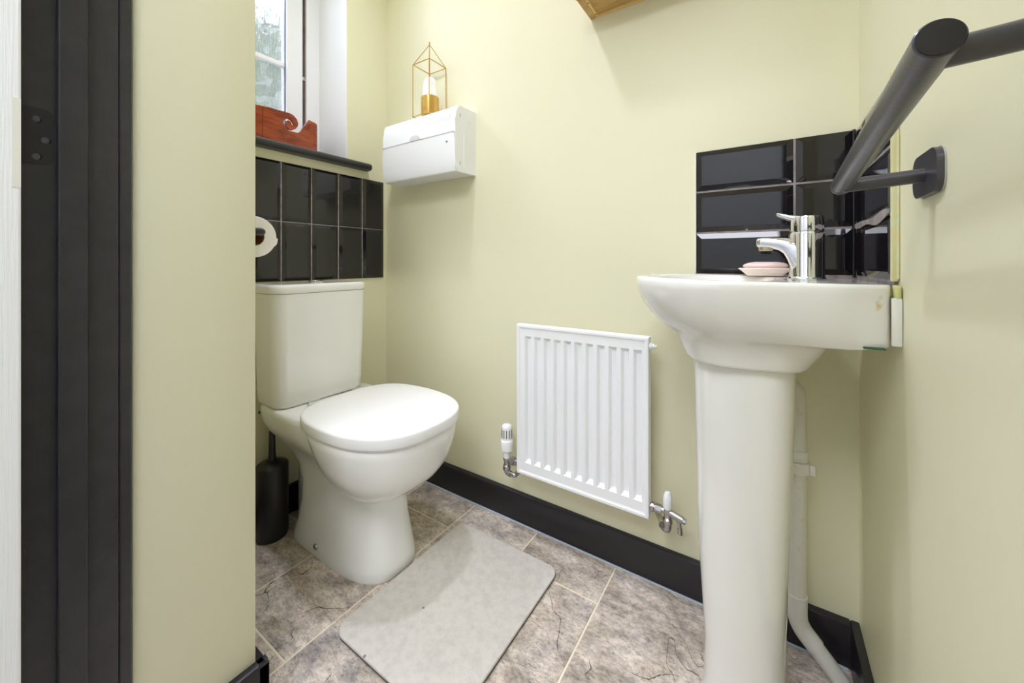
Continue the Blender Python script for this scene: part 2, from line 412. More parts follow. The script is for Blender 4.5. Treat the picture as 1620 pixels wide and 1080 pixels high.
# above the toilet (wall x = 0, tiles stand upright)
sp = struct('trim_3', box(0.0, 0.0042, NY, -0.019, 0.7885, 1.1900), 'grout')
sp.name = 'trim_3'
tm = tile_mesh(0.0988, 0.1985)
y = -0.1195
for c in range(7):
    yc = -0.0695-0.1031*c
    wd = 0.1
    lo = yc-0.05
    if lo < NY: 
        hi = yc+0.05; lo = NY+0.001; yc = (hi+lo)/2; wd = hi-lo
        if wd < 0.02: continue
    me = tm if wd == 0.1 else tile_mesh(wd, 0.1995, min(0.0125, wd/3))
    for zc in (1.0895, 0.8885):
        put_tile(me, (0.0, yc, zc), PI/2, sp)
# behind the basin: long wall and right wall
ZB = 1.029
gb = box(1.2105, WX, -0.0042, 0, 0.816, ZB+0.1)
sb = struct('trim_4', gb, 'grout')
sr = struct('trim_5', box(WX-0.0042, WX, -0.290, 0, 0.816, ZB+0.1), 'grout')
t200 = tile_mesh(0.1985, 0.0985); tcut = tile_mesh(0.0960, 0.0985); tcut2 = tile_mesh(0.088, 0.0985)
for k in range(3):
    zc = ZB+0.0508-0.1031*k
    put_tile(t200, (1.3100, 0, zc), 0, sb)
    put_tile(tcut, (1.4615, 0, zc), 0, sb)
    put_tile(tcut2, (WX, -0.0555, zc), -PI/2, sr)
    put_tile(tile_mesh(0.187, 0.0985), (WX, -0.1965, zc), -PI/2, sr)
struct('caulk_corner', tube([(WX-0.0095, -0.0095, 0.82), (WX-0.0095, -0.0095, 1.129)], 0.003, 8), 'blk_tile', sr, smooth=60)
# painted sealant down the exposed tile ends
b = box(WX-0.0088, WX-0.0004, -0.2962, -0.2905, 0.823, ZB+0.104, 0.0016, 2)
box(WX-0.003, WX-0.0002, -0.3005, -0.2955, 0.826, ZB+0.10, 0.0012, 2, bm=b)
struct('sealant_strip', b, 'caulk', sr)
b = box(1.208, 1.2105, -0.007, 0, 0.826, ZB+0.101, 0.001, 1)
struct('sealant_strip', b, 'white_caulk', sb)
# smeared grout band on the right-hand tiles
b = bmesh.new(); N_ = 14
up = []; dn = []
for i in range(N_+1):
    t = i/N_; yy = -0.020-0.268*t
    up.append((yy, 0.930+0.004*math.sin(t*9)*t)); dn.append((yy, 0.924-0.010*math.sin(t*PI)*t-0.003*math.sin(11*t)-0.002))
rings([[Vector((WX-0.0085, a, c)) for a, c in up+dn[::-1]], [Vector((WX-0.0099, a, c)) for a, c in up+dn[::-1]]], bm=b)
struct('grout_smear', b, 'grout', sr)

# ------------------------------------------------------------ window
XF = -0.19
win = struct('window_1', box(XF-0.06, XF, WY0, WY1-0.0, WZ0, WZ0+0.05), 'upvc')
b = box(XF-0.055, XF, WY1-0.055, WY1, WZ0, WZ1, 0.003, 2); box(XF-0.055, XF, WY0, WY0+0.055, WZ0, WZ1, 0.003, 2, bm=b)
box(XF-0.055, XF, WY0, WY1, WZ1-0.05, WZ1, 0.003, 2, bm=b)
struct('window_frame', b, 'upvc', win)
SY1, SY0 = -0.2575, -0.64
struct('gasket', box(XF-0.05, XF-0.012, SY1, WY1-0.055, WZ0+0.05, WZ1-0.05), 'gasket', win)
struct('hinge_stay', box(XF-0.03, XF-0.008, SY1+0.002, WY1-0.057, 1.585, 1.6), 'satin', win)
b = box(XF-0.04, XF+0.004, SY1-0.062, SY1, WZ0+0.05, WZ1-0.05, 0.004, 2); box(XF-0.04, XF+0.004, SY0, SY0+0.062, WZ0+0.05, WZ1-0.05, 0.004, 2, bm=b)
box(XF-0.04, XF+0.004, SY0, SY1, WZ0+0.05, WZ0+0.11, 0.004, 2, bm=b); box(XF-0.04, XF+0.004, SY0, SY1, WZ1-0.11, WZ1-0.05, 0.004, 2, bm=b)
struct('sash', b, 'upvc', win)
struct('glass_seal', box(XF-0.012, XF-0.004, SY1-0.0645, SY1-0.062, WZ0+0.1, WZ1-0.1), mat('blue_grey_seal', (96, 104, 128), 0.5), win)
struct('pane', box(XF-0.022, XF-0.016, SY0+0.06, SY1-0.06, WZ0+0.1, WZ1-0.1), 'glass', win)
struct('glazing_bar', box(XF-0.026, XF-0.008, SY0+0.06, SY1-0.06, 1.607, 1.625, 0.003, 2), 'upvc', win)
# garden beyond the glass
b = bmesh.new(); R_ = random.Random(3)
for i in range(1900):
    c = Vector((-1.5+R_.uniform(-0.25, 0.25), R_.uniform(-0.9, 1.9), 1.3+1.75*R_.random()))
    n = Vector((R_.uniform(-1, 1), R_.uniform(-1, 1), R_.uniform(-1, 1))).normalized(); a, d = frame_for(n); s = R_.uniform(0.04, 0.09)
    vs = [b.verts.new(c+a*s*u+d*s*v*0.6) for u, v in ((-1, 0), (0, -1), (1, 0), (0, 1))]; b.faces.new(vs)
hd = obj('garden_hedge', b, 'leafy'); hd['kind'] = 'stuff'; hd['label'] = 'green hedge in the garden seen blurred through reeded glass'; hd['category'] = 'hedge'
struct('ground_patio', box(-4, -0.3, -2, 3, -0.1, 0), 'patio')

# window board with bull-nosed front and rounded horn
b = bmesh.new()
XN = 0.046; zt, zb_ = 1.2455, 1.2215; r = (zt-zb_)/2; zc = (zt+zb_)/2
def sill_ring(y, inset):
    q = [Vector((-0.0, y, zt))]
    for k in range(9):
        a = PI/2-PI*k/8; q.append(Vector((XN-r-inset+r*math.cos(a), y, zc+r*math.sin(a))))
    q.append(Vector((-0.0, y, zb_))); return q
rs = [sill_ring(NY, 0)]
for t in range(7):
    a = PI/2*t/6; rs.append(sill_ring(-0.112+0.015*math.sin(a), 0.015*(1-math.cos(a))))
rings(rs, bm=b)
box(-0.185, 0.002, WY0+0.002, WY1-0.002, zb_+0.001, zt, bm=b)
struct('window_board', b, 'black_wood', win, smooth=40).parent = win

# ------------------------------------------------------------ door frame and door
df = struct('door_1', box(0.552, 0.5660, -1.06, -0.924, 0, 2.03, 0.0012, 2), 'black_wood')
struct('architrave', box(NX-0.001, 0.562, -0.924, -0.9085, 0, 2.03, 0.003, 2), 'black_wood', df)
struct('door_stop', box(0.565, 0.577, -0.9835, -0.956, 0, 2.03, 0.002, 2), 'black_wood', df)
struct('frame_head', box(0.566, 1.43, -1.06, -0.924, 2.0, 2.03, 0.002, 2), 'black_wood', df)
struct('door_jamb', box(1.416, 1.43, -1.06, -0.924, 0, 2.0, 0.002, 2), 'black_wood', df)
hg = struct('hinge', prism(rrect(-1.045, -0.9855, 0.980, 1.053, 0.010), 0, 0.5655, 0.5672), 'blk_plastic', df, smooth=30)
for yy, zz in ((-1.0010, 1.038), (-0.9930, 1.012), (-1.0010, 0.989)):
    struct('screw', lathe([(0.0, 0.0020), (0.0028, 0.0022), (0.0048, 0.0012), (0.0052, 0.0)], (0.5668, yy, zz), 14, 'X', cap=False), 'blk_metal', hg, smooth=50)
# door leaf folded back into the hall
leaf = struct('door_2', box(0.584, 0.620, -1.80, -1.0170, 0.006, 1.99, 0.002, 2), 'white_paint')
struct('hinge_recess', box(0.6198, 0.6204, -1.0240, -1.0172, 0.94, 1.046), mat('cream_primer', (226, 224, 210), 0.6), leaf)

# ============================================================ TOILET
T = thing('toilet', 'white close-coupled toilet with closed lid, standing under the window', 'toilet', (0.33, -0.36, 0))
TY = -0.36
b = bmesh.new()
#  z, xb(ack), xf(ront), hw
trunk = [(0.0, 0.112, 0.522, 0.103), (0.006, 0.110, 0.525, 0.105), (0.03, 0.118, 0.520, 0.102), (0.07, 0.132, 0.511, 0.097), (0.13, 0.144, 0.503, 0.092),
         (0.19, 0.140, 0.500, 0.089), (0.235, 0.118, 0.50, 0.092), (0.27, 0.085, 0.49, 0.102), (0.30, 0.045, 0.47, 0.120), (0.33, 0.020, 0.44, 0.141),
         (0.365, 0.016, 0.42, 0.156), (0.395, 0.016, 0.40, 0.160), (0.407, 0.018, 0.38, 0.159), (0.413, 0.024, 0.37, 0.154)]
rings([oval(xf, xb, xb+(xf-xb)*0.50, TY, hw, z, 0.0, 2.9 if z < 0.1 else 2.6, 7.0, 64) for z, xb, xf, hw in trunk], bm=b)
bowl = [(0.219, 0.41, 0.500, 0.076), (0.225, 0.388, 0.532, 0.096), (0.236, 0.366, 0.558, 0.112), (0.252, 0.346, 0.582, 0.127), (0.270, 0.330, 0.602, 0.140), (0.295, 0.312, 0.621, 0.154), (0.320, 0.298, 0.633, 0.164),
        (0.350, 0.284, 0.642, 0.173), (0.380, 0.270, 0.648, 0.179), (0.398, 0.262, 0.649, 0.181), (0.4035, 0.266, 0.645, 0.177)]
rings([oval(xf, xb, (xf+xb)/2-0.02, TY, hw, z, 0.0, 2.45, 2.8, 64) for z, xb, xf, hw in bowl], bm=b)
obj('pan', b, 'ceramic', T, 60)
# seat and lid
def lid_ring(g, z): return oval(0.657-g, 0.243+g, 0.42, TY, 0.188-g, z, 0.06, 2.55, 3.2, 72)
obj('seat', rings([lid_ring(0.010, 0.4040), lid_ring(0.006, 0.4050), lid_ring(0.006, 0.4095)]), 'seat', T, 50)
obj('seat_lid', rings([lid_ring(0.004, 0.4088), lid_ring(0.001, 0.4098), lid_ring(0.0, 0.413), lid_ring(0.0, 0.4335), lid_ring(0.0012, 0.4370), lid_ring(0.004, 0.4390), lid_ring(0.010, 0.4400), lid_ring(0.06, 0.4408)]), 'seat', T, 80)
for sg in (-1, 1):
    obj('lid_hinge', tube([(0.208, TY+sg*0.09, 0.422), (0.208, TY+sg*0.055, 0.422)], 0.009, 16), 'chrome', T, 50)
# cistern
def cis(g, z, gr=0.0): 
    q = []
    x0, x1, y0, y1 = 0.022, 0.178-g, TY-0.172+g, TY+0.143-g
    for (x, y) in rrect(x0, x1, y0, y1, 0.036, 8):
        bow = 0.012*(1-((y-TY+0.0145)/0.158)**2) if x > 0.1 else 0
        q.append(Vector((x+bow, y, z)))
    return q
cs = obj('cistern', rings([cis(0.022, 0.4135), cis(0.016, 0.416), cis(0.011, 0.425), cis(0.008, 0.46), cis(0.004, 0.60), cis(0.001, 0.74), cis(0.001, 0.757)]), 'ceramic', T, 60)
obj('cistern_lid', rings([cis(0.004, 0.7575), cis(0.0, 0.759), cis(-0.001, 0.762), cis(-0.001, 0.776), cis(0.0005, 0.7815), cis(0.004, 0.7845), cis(0.012, 0.7855)]), 'ceramic', T, 60)
obj('flush_button', lathe([(0.024, 0.785), (0.024, 0.7895), (0.021, 0.7912), (0.019, 0.7892), (0.0005, 0.7898)], (0.098, TY-0.004, 0), 28), 'chrome', T, 40)
obj('floor_bolt', lathe([(0.0085, 0.002), (0.0085, -0.002), (0.0070, -0.0045), (0.004, -0.0068), (0.0004, -0.0075)], (0.272, TY-0.1015, 0.029), 14, 'Y'), 'satin', T, 60)
b = bmesh.new(); tube([(0.075, TY+0.01, 0.0), (0.075, TY+0.01, 0.15), *bend((0.075, TY+0.01, 0.15), (0.075, TY+0.01, 0.215), (0.16, TY+0.01, 0.215), 0.05), (0.17, TY+0.01, 0.215)], 0.054, 20, b)
obj('soil_pipe', b, mat('grey_white_pipe', (214, 214, 216), 0.35), T, 60)
b = box(0.0, 0.022, TY-0.142, TY-0.12, 0.37, 0.42, 0.004, 2)
obj('paint_chip', box(0.0175, 0.0200, TY-0.146, TY-0.140, 0.372, 0.380, 0.001, 1), 'pebble', T); b.free()

# toilet brush
B = thing('toilet_brush', 'black toilet brush standing in its round holder beside the toilet', 'toilet brush', (0.068, -0.492, 0))
bx, by = 0.073, -0.490
obj('holder', lathe([(0.040, 0.0), (0.043, 0.002), (0.0455, 0.01), (0.0455, 0.212), (0.044, 0.215), (0.041, 0.216)], (bx, by, 0), 36), 'blk_plastic', B, 50)
obj('lid', lathe([(0.0455, 0.216), (0.0455, 0.220), (0.042, 0.2245), (0.020, 0.233), (0.011, 0.236)], (bx, by, 0), 36), 'blk_plastic', B, 50)
obj('handle', lathe([(0.0115, 0.234), (0.010, 0.26), (0.0085, 0.33), (0.0085, 0.352), (0.006, 0.356), (0.001, 0.357)], (bx, by, 0), 20), 'blk_plastic', B, 50)

# toilet roll on a black arm fixed to the far side of the pier
RX, RY, RZ = 0.375, -0.664, 0.911
H = thing('toilet_roll_holder', 'black L-shaped toilet roll holder fixed round the corner of the pier', 'toilet roll holder', (RX, NY, RZ+0.02))
az = RZ+0.0105
b = tube([(RX+0.022, NY+0.006, az), *bend((RX+0.022, NY, az), (RX+0.022, RY+0.006, az), (RX-0.1, RY+0.006, az), 0.008, 6), (RX-0.105, RY+0.006, az)], 0.0088, 18)
obj('arm', b, 'blk_plastic', H, 60)
obj('wall_plate', lathe([(0.022, 0.0), (0.022, 0.005), (0.019, 0.007), (0.001, 0.007)], (RX+0.022, NY, az), 24, 'Y'), 'blk_plastic', H, 50)
RR = 0.0475
R = thing('toilet_roll', 'white toilet paper roll hanging beside the pier, black tiles behind', 'toilet roll', (RX-0.05, RY, RZ))
b = lathe([(0.0205, -0.1), (RR-0.001, -0.1), (RR, -0.098), (RR, -0.002), (RR-0.001, 0.0), (0.0205, 0.0)], (RX, RY, RZ), 48, 'X', cap=False)
# close through the core
n = 48
b.verts.ensure_lookup_table()
for i in range(n):
    j = (i+1) % n; b.faces.new((b.verts[i], b.verts[5*n+i], b.verts[5*n+j], b.verts[j]))
obj('paper', b, 'tissue', R, 40)
b = lathe([(0.0203, -0.099), (0.0203, 0.0005), (0.0193, 0.0005), (0.0193, -0.099)], (RX, RY, RZ), 32, 'X', cap=False)
obj('cardboard_core', b, 'card', R, 40)
b = bmesh.new(); q = [(RY+RR*math.cos(a), RZ+RR*math.sin(a)) for a in [-0.5+0.06*i for i in range(9)]]; q2 = [(RY+(RR+0.0035)*math.cos(a), RZ+(RR+0.0035)*math.sin(a)) for a in [-0.32+0.035*i for i in range(9)]]
prism(q+q2[::-1], 0, RX-0.098, RX-0.002, b); obj('loose_end', b, 'tissue', R, 40)

# ============================================================ MAT
mp_ = rrect(0.5325, 0.885, -0.568, -0.125, 0.032, 8)
def mring(g, z): 
    return [Vector((0.70875+(x-0.70875)*(1-g/0.17), -0.3465+(y+0.3465)*(1-g/0.22), z)) for x, y in mp_]
Mt = thing('bath_mat', 'flat pale grey bath mat with rounded corners on the slate floor', 'bath mat', (0.70, -0.35, 0))
obj('mat_top', rings([mring(0.0, 0.0062), mring(0.0, 0.0100), mring(0.0008, 0.0112), mring(0.002, 0.0116)]), 'mat', Mt, 40)
obj('mat_underside', rings([mring(0.0025, 0.0002), mring(0.0010, 0.0008), mring(0.0006, 0.0062)]), 'matedge', Mt, 40)

# ============================================================ RADIATOR
RD = thing('radiator', 'small white fluted panel radiator on the back wall', 'radiator', (0.91, -0.06, 0.43))
x0, x1, z0, z1, yf, yb = 0.7135, 1.1115, 0.2015, 0.662, -0.0760, -0.054
b = bmesh.new()
def q4(a, c, d, e): b.faces.new([b.verts.new(v) for v in (a, c, d, e)])
ins = 0.007
# back, sides and rolled edge
def rr(g, y): return [(x0+g, y, z0+g), (x1-g, y, z0+g), (x1-g, y, z1-g), (x0+g, y, z1-g)]
L_ = [rr(0.0, yb), rr(0.0, yf+0.004), rr(0.001, yf+0.0012), rr(0.003, yf), rr(0.0085, yf), rr(0.0120, yf+0.0028)]
V = [[b.verts.new(p) for p in r] for r in L_]
for A, D in zip(V, V[1:]):
    for i in range(4):
        j = (i+1) % 4; b.faces.new((A[i], A[j], D[j], D[i]))
b.faces.new(V[0])
fx0, fx1, fz0, fz1, fy = x0+0.012, x1-0.012, z0+0.012, z1-0.012, yf+0.0028
gz0, gz1 = 0.240, 0.627; NF = 11; pitch = 0.0330; gx = 0.7425; gw = 0.0215; dp = 0.0115
q4((fx0, fy, fz0), (fx1, fy, fz0), (fx1, fy, gz0), (fx0, fy, gz0)); q4((fx0, fy, gz1), (fx1, fy, gz1), (fx1, fy, fz1), (fx0, fy, fz1))
px = fx0
for k in range(NF):
    a = gx+pitch*k; c = a+gw
    q4((px, fy, gz0), (a, fy, gz0), (a, fy, gz1), (px, fy, gz1)); px = c
    o_ = [(a, fy, gz0), (c, fy, gz0), (c, fy, gz1), (a, fy, gz1)]
    s_ = 0.0048; i_ = [(a+s_, fy+dp, gz0+0.009), (c-s_, fy+dp, gz0+0.009), (c-s_, fy+dp, gz1-0.009), (a+s_, fy+dp, gz1-0.009)]
    for i in range(4):
        j = (i+1) % 4; q4(o_[i], o_[j], i_[j], i_[i])
    q4(*i_)
q4((px, fy, gz0), (fx1, fy, gz0), (fx1, fy, gz1), (px, fy, gz1))
bmesh.ops.remove_doubles(b, verts=b.verts[:], dist=1e-5)
bmesh.ops.bevel(b, geom=[e for e in b.edges if all(abs(v.co.y-fy) < 1e-4 for v in e.verts) and e.calc_face_angle(0) > 0.3], offset=0.0012, segments=2, affect='EDGES')
obj('panel', b, 'rad', RD, 30)
b = bmesh.new()
for k in range(12): box(x0+0.03+k*0.030, x0+0.046+k*0.030, -0.0545, -0.028, 0.235, 0.63, bm=b)
obj('convector_fins', b, 'rad', RD)
for xx in (0.79, 1.035):
    obj('wall_bracket', box(xx-0.014, xx+0.014, -0.056, 0.0, 0.30, 0.60, 0.002, 1), 'rad', RD)
bl = obj('bleed_valve', lathe([(0.0095, 0.0), (0.0095, 0.006), (0.007, 0.007), (0.007, 0.012), (0.0045, 0.0125), (0.0045, 0.017), (0.001, 0.0175)], (x1, -0.0640, 0.6385), 18, 'X'), 'plastic', RD, 40)
obj('bleed_pin', lathe([(0.0075, 0.0), (0.0075, 0.0045)], (x1+0.0045, -0.0640, 0.6385), 6, 'X'), 'satin', bl)
# thermostatic valve at the left
vx, vy = 0.6690, -0.063
tv = obj('thermostatic_valve', lathe([(0.012, 0.232), (0.012, 0.249), (0.014, 0.252), (0.0195, 0.256), (0.0205, 0.262), (0.0205, 0.283), (0.0195, 0.287), (0.0165, 0.289), (0.0165, 0.326), (0.0155, 0.332), (0.012, 0.3355), (0.001, 0.3365)], (vx, vy, 0), 28), 'plastic', RD, 40)
b = bmesh.new()
for k in range(12):
    a = 2*PI*k/12; box(-0.0012, 0.0012, 0.0155, 0.0170, 0.296, 0.322, bm=b)
    for v in b.verts[-8:]:
        X, Y = v.co.x, v.co.y; v.co.x = vx+X*math.cos(a)-Y*math.sin(a); v.co.y = vy+X*math.sin(a)+Y*math.cos(a)
    b.verts.ensure_lookup_table()
obj('grip_slots', b, 'dark', tv)
b = lathe([(0.010, 0.190), (0.0125, 0.194), (0.0125, 0.206), (0.0095, 0.209), (0.0095, 0.222), (0.012, 0.225), (0.012, 0.234)], (vx, vy, 0), 20)
tube([(vx, vy, 0.226), (x0+0.004, vy, 0.226)], 0.0095, 16, b); lathe([(0.013, 0.018), (0.013, 0.030)], (vx, vy, 0.226), 6, 'X', b)
tube([(vx, vy, 0.20), *bend((vx, vy, 0.22), (vx, vy, 0.183), (vx+0.03, vy, 0.183), 0.010), (vx+0.016, vy, 0.183), ], 0.0095, 14, b)
tube([(vx+0.012, vy, 0.183), (vx+0.026, vy+0.0, 0.183), *bend((vx+0.02, vy, 0.183), (vx+0.030, vy, 0.183), (vx+0.030, 0, 0.183), 0.006), (vx+0.030, 0.0, 0.183)], 0.0075, 14, b)
obj('valve_body', b, 'satin', tv, 40)
# lockshield with drain-off at the right
lx, ly, lz = 1.154, -0.063, 0.236
lv = obj('lockshield_valve', lathe([(0.010, lz+0.004), (0.0108, lz+0.008), (0.0108, lz+0.026), (0.0095, lz+0.036), (0.006, lz+0.044), (0.001, lz+0.0455)], (lx, ly, 0), 20), 'plastic', RD, 40)
b = tube([(x1-0.004, ly, lz-0.004), (lx+0.004, ly, lz-0.004)], 0.0075, 14)
lathe([(0.0115, 0.004), (0.0115, 0.010)], (x1, ly, lz-0.004), 20, 'X', b); lathe([(0.0105, 0.014), (0.0105, 0.028)], (x1, ly, lz-0.004), 6, 'X', b)
lathe([(0.0095, lz-0.034), (0.012, lz-0.030), (0.012, lz-0.022), (0.0085, lz-0.018), (0.0098, lz-0.010), (0.0098, lz+0.006)], (lx, ly, 0), 20, 'Z', b)
tube([(lx, ly, lz-0.004), (lx+0.036, ly-0.006, lz-0.010)], 0.0088, 16, b); tube([(lx+0.034, ly-0.006, lz-0.0095), (lx+0.043, ly-0.0075, lz-0.011)], 0.0065, 6, b)
tube([(lx+0.027, ly-0.004, lz-0.012), (lx+0.030, ly-0.010, lz-0.040)], [0.006, 0.0045], 12, b); tube([(lx+0.0295, ly-0.009, lz-0.030), (lx+0.031, ly-0.0105, lz-0.043)], 0.006, 12, b)
tube([(lx, ly, lz-0.020), *bend((lx, ly, lz-0.02), (lx, ly, lz-0.050), (lx-0.03, ly+0.02, lz-0.050), 0.010), (lx-0.016, ly+0.014, lz-0.050)], 0.0095, 14, b)
lv2 = obj('valve_body', b, 'satin', lv, 40)
b = tube([(lx-0.012, ly+0.010, lz-0.048), (lx-0.045, -0.001, lz-0.040)], 0.0075, 14)
obj('supply_pipe', b, mat('painted_pipe', (196, 190, 160), 0.4), lv, 40)

# ============================================================ CONSUMER UNIT
CU = thing('consumer_unit', 'white plastic fuse box on the back wall near the window', 'fuse box', (0.30, -0.05, 1.27))
cx0, cx1 = 0.1165, 0.4900
prof = [(0.0, 1.1625), (-0.098, 1.1590), (-0.1015, 1.1615), (-0.1050, 1.175), (-0.1085, 1.205), (-0.1105, 1.250), (-0.1115, 1.2870), (-0.1070, 1.2885), (-0.1070, 1.2915), (-0.1115, 1.293),
        (-0.1095, 1.330), (-0.1050, 1.3640), (-0.1000, 1.3765), (-0.0920, 1.3830), (-0.0820, 1.3850), (0.0, 1.3870)]
b = prism(prof, 0, cx0, cx1)
bmesh.ops.bevel(b, geom=[e for e in b.edges if abs(e.verts[0].co.x-e.verts[1].co.x) < 1e-5 and e.verts[0].co.y+e.verts[1].co.y < -0.15], offset=0.004, segments=2, affect='EDGES')
cu = obj('casing', b, 'plastic', CU, 35)
b = bmesh.new(); q = [(0.298+0.028*math.cos(a), 1.2935+0.017*math.sin(a)) for a in [PI*i/12 for i in range(13)]]
prism(q, 1, -0.1128, -0.105, b); obj('thumb_notch', b, mat('pale_grey_plastic', (216, 212, 210), 0.3), CU, 40)
obj('label_panel', box(0.405, 0.468, -0.1092, -0.107, 1.335, 1.352), mat('faint_label', (228, 232, 236), 0.5), CU)
obj('screw', lathe([(0.004, 0.0), (0.004, -0.002), (0.0006, -0.0024)], (0.455, -0.1105, 1.262), 14, 'Y'), 'satin', CU, 40)
for yy, zz in ((-0.030, 1.337),):
    obj('knockout', lathe([(0.0125, -0.002), (0.0125, 0.0007), (0.0115, 0.0007), (0.0115, 0.0002), (0.0004, 0.0002)], (cx1, yy, zz), 24, 'X'), 'plastic', CU, 30)
sg_ = mat('slot_grey', (170, 170, 172), 0.5)
for zz in (1.352, 1.19):
    obj('fixing_slot', box(cx1-0.001, cx1+0.0008, -0.085, -0.081, zz-0.006, zz+0.006, 0.0006, 1), sg_, CU)
b = box(cx1-0.001, cx1+0.0012, -0.064, -0.060, 1.18, 1.30, 0.0008, 1)
obj('side_rib', b, 'plastic', CU)

# lantern and candle on top of it
LN = thing('lantern', 'gold wire geometric lantern with pyramid top on the fuse box', 'lantern', (0.3127, -0.0525, 1.386))
lx0, lx1, ly0, ly1, lzt = 0.2705, 0.3550, -0.0955, -0.0100, 1.5805
cr = [(lx0, ly0), (lx1, ly0), (lx1, ly1), (lx0, ly1)]; ap = (0.3127, -0.0525, 1.662)
zb0 = 1.388; wr = 0.0017
for (x, y) in cr:
    yy = max(y, -0.092)
    obj('post', tube([(x, y, 1.3872), (x, y, lzt)], wr, 8), 'gold', LN, 60)
    obj('roof_wire', tube([(x, y, lzt), ap], wr*0.8, 8), 'gold', LN, 60)
for i in range(4):
    for z in (1.3888, lzt): obj('rail', tube([(*cr[i], z), (*cr[(i+1) % 4], z)], wr, 8), 'gold', LN, 60)
obj('finial', tube([(ap[0], ap[1], 1.655), (ap[0], ap[1], 1.672)], 0.0022, 8), 'gold', LN, 60)
CN = thing('candle', 'white domed candle in a gold cup inside the wire lantern', 'candle', (0.315, -0.052, 1.39))
obj('cup', lathe([(0.026, 1.3908), (0.0315, 1.393), (0.0325, 1.40), (0.0325, 1.462), (0.0312, 1.463), (0.030, 1.458)], (0.316, -0.053, 0), 30), 'glass_gold', CN, 50)
obj('wax', lathe([(0.0290, 1.455), (0.0280, 1.475), (0.0250, 1.505), (0.0225, 1.522), (0.016, 1.5335), (0.001, 1.537)], (0.316, -0.053, 0), 30), 'wax', CN, 60)

# ============================================================ YARN BOWL on the window board
YB = thing('yarn_bowl', 'polished red-brown wooden yarn bowl with spiral slot on the window board', 'yarn bowl', (-0.08, -0.38, 1.2455))
XP = -0.030; yr, yl, zb1, zt1 = -0.2745, -0.520, 1.2465, 1.366
cyl_r = 0.030
# front panel outline (u = y, v = z); spiral tongue curling down then a notch, then the horn at the right
S = [(yl, zb1), (yr-cyl_r, zb1), (yr-cyl_r, 1.3675), (-0.3178, 1.3705), (-0.3263, 1.3560), (-0.3364, 1.3410), (-0.3448, 1.3247), (-0.3500, 1.3175), (-0.3580, 1.3126), (-0.3660, 1.3100), (-0.3742, 1.3097),
     (-0.3885, 1.3122), (-0.3994, 1.3188), (-0.4040, 1.3250), (-0.4060, 1.3330), (-0.4050, 1.3430), (-0.3979, 1.3508), (-0.3885, 1.3537), (-0.3799, 1.3517), (-0.3742, 1.3459), (-0.3712, 1.3391),
     (-0.3722, 1.3340), (-0.3750, 1.3332), (-0.3785, 1.3356), (-0.3799, 1.3419), (-0.3837, 1.3463), (-0.3901, 1.3476), (-0.3958, 1.3440), (-0.3988, 1.3364), (-0.3975, 1.3275), (-0.3925, 1.3205), (-0.3853, 1.3165), (-0.3758, 1.3172),
     (-0.3661, 1.3235), (-0.3586, 1.3340), (-0.3560, 1.3465), (-0.3612, 1.3598), (-0.3710, 1.3690), (-0.3837, 1.3732), (-0.3994, 1.3730), (-0.4593, 1.3709), (yl, 1.3640)]
b = bmesh.new()
fr = [b.verts.new((XP, u, v)) for u, v in S]; f = b.faces.new(fr)
ex = bmesh.ops.extrude_face_region(b, geom=[f]); 
for v in [g for g in ex['geom'] if isinstance(g, bmesh.types.BMVert)]: v.co.x -= 0.009
bmesh.ops.triangulate(b, faces=[f_ for f_ in b.faces if len(f_.verts) > 4])
obj('front_panel', b, 'yarnwood', YB)
def corner(yc, sgn):
    out = []; inn = []
    for k in range(9):
        a = PI/2*k/8
        out.append((XP-cyl_r+cyl_r*math.cos(a), yc+sgn*cyl_r*math.sin(a))); inn.append((XP-cyl_r+(cyl_r-0.009)*math.cos(a), yc+sgn*(cyl_r-0.009)*math.sin(a)))
    xb2 = -0.150; ye = yc+sgn*cyl_r; yi = yc+sgn*(cyl_r-0.009)
    out.append((xb2, ye)); inn.append((xb2, yi)); return out, inn
for yc_, sg in ((yr-cyl_r, 1), (yl, -1)):
    o_, i_ = corner(yc_, sg); b = bmesh.new(); poly = o_+i_[::-1]
    top = []
    for x, y in poly:
        t = min(1, max(0, (XP-x)/cyl_r)); top.append(Vector((x, y, 1.3675-0.006*t if sg == 1 else 1.364)))
    rings([[Vector((x, y, zb1)) for x, y in poly], top], bm=b); obj('side_panel', b, 'yarnwood', YB, 35)
obj('back_panel', box(-0.159, -0.150, yl-cyl_r, yr, zb1, 1.352, 0.001, 1), 'yarnwood', YB)
obj('base_panel', box(-0.150, XP-0.009, yl-cyl_r+0.009, yr-0.009, zb1, zb1+0.008), 'yarnwood', YB)
b = bmesh.new()
for yy, zz in ((-0.3143, 1.3532), (-0.3180, 1.3457), (-0.3212, 1.3382)):
    lathe([(0.0026, -0.0005), (0.0026, 0.0005)], (XP, yy, zz), 12, 'X', b)
obj('needle_holes', b, 'dark', YB)
obj('inlay_line', box(XP-0.0001, XP+0.0005, -0.4740, -0.4715, zb1, 1.3650), mat('dark_red_line', (90, 34, 22), 0.3), YB)

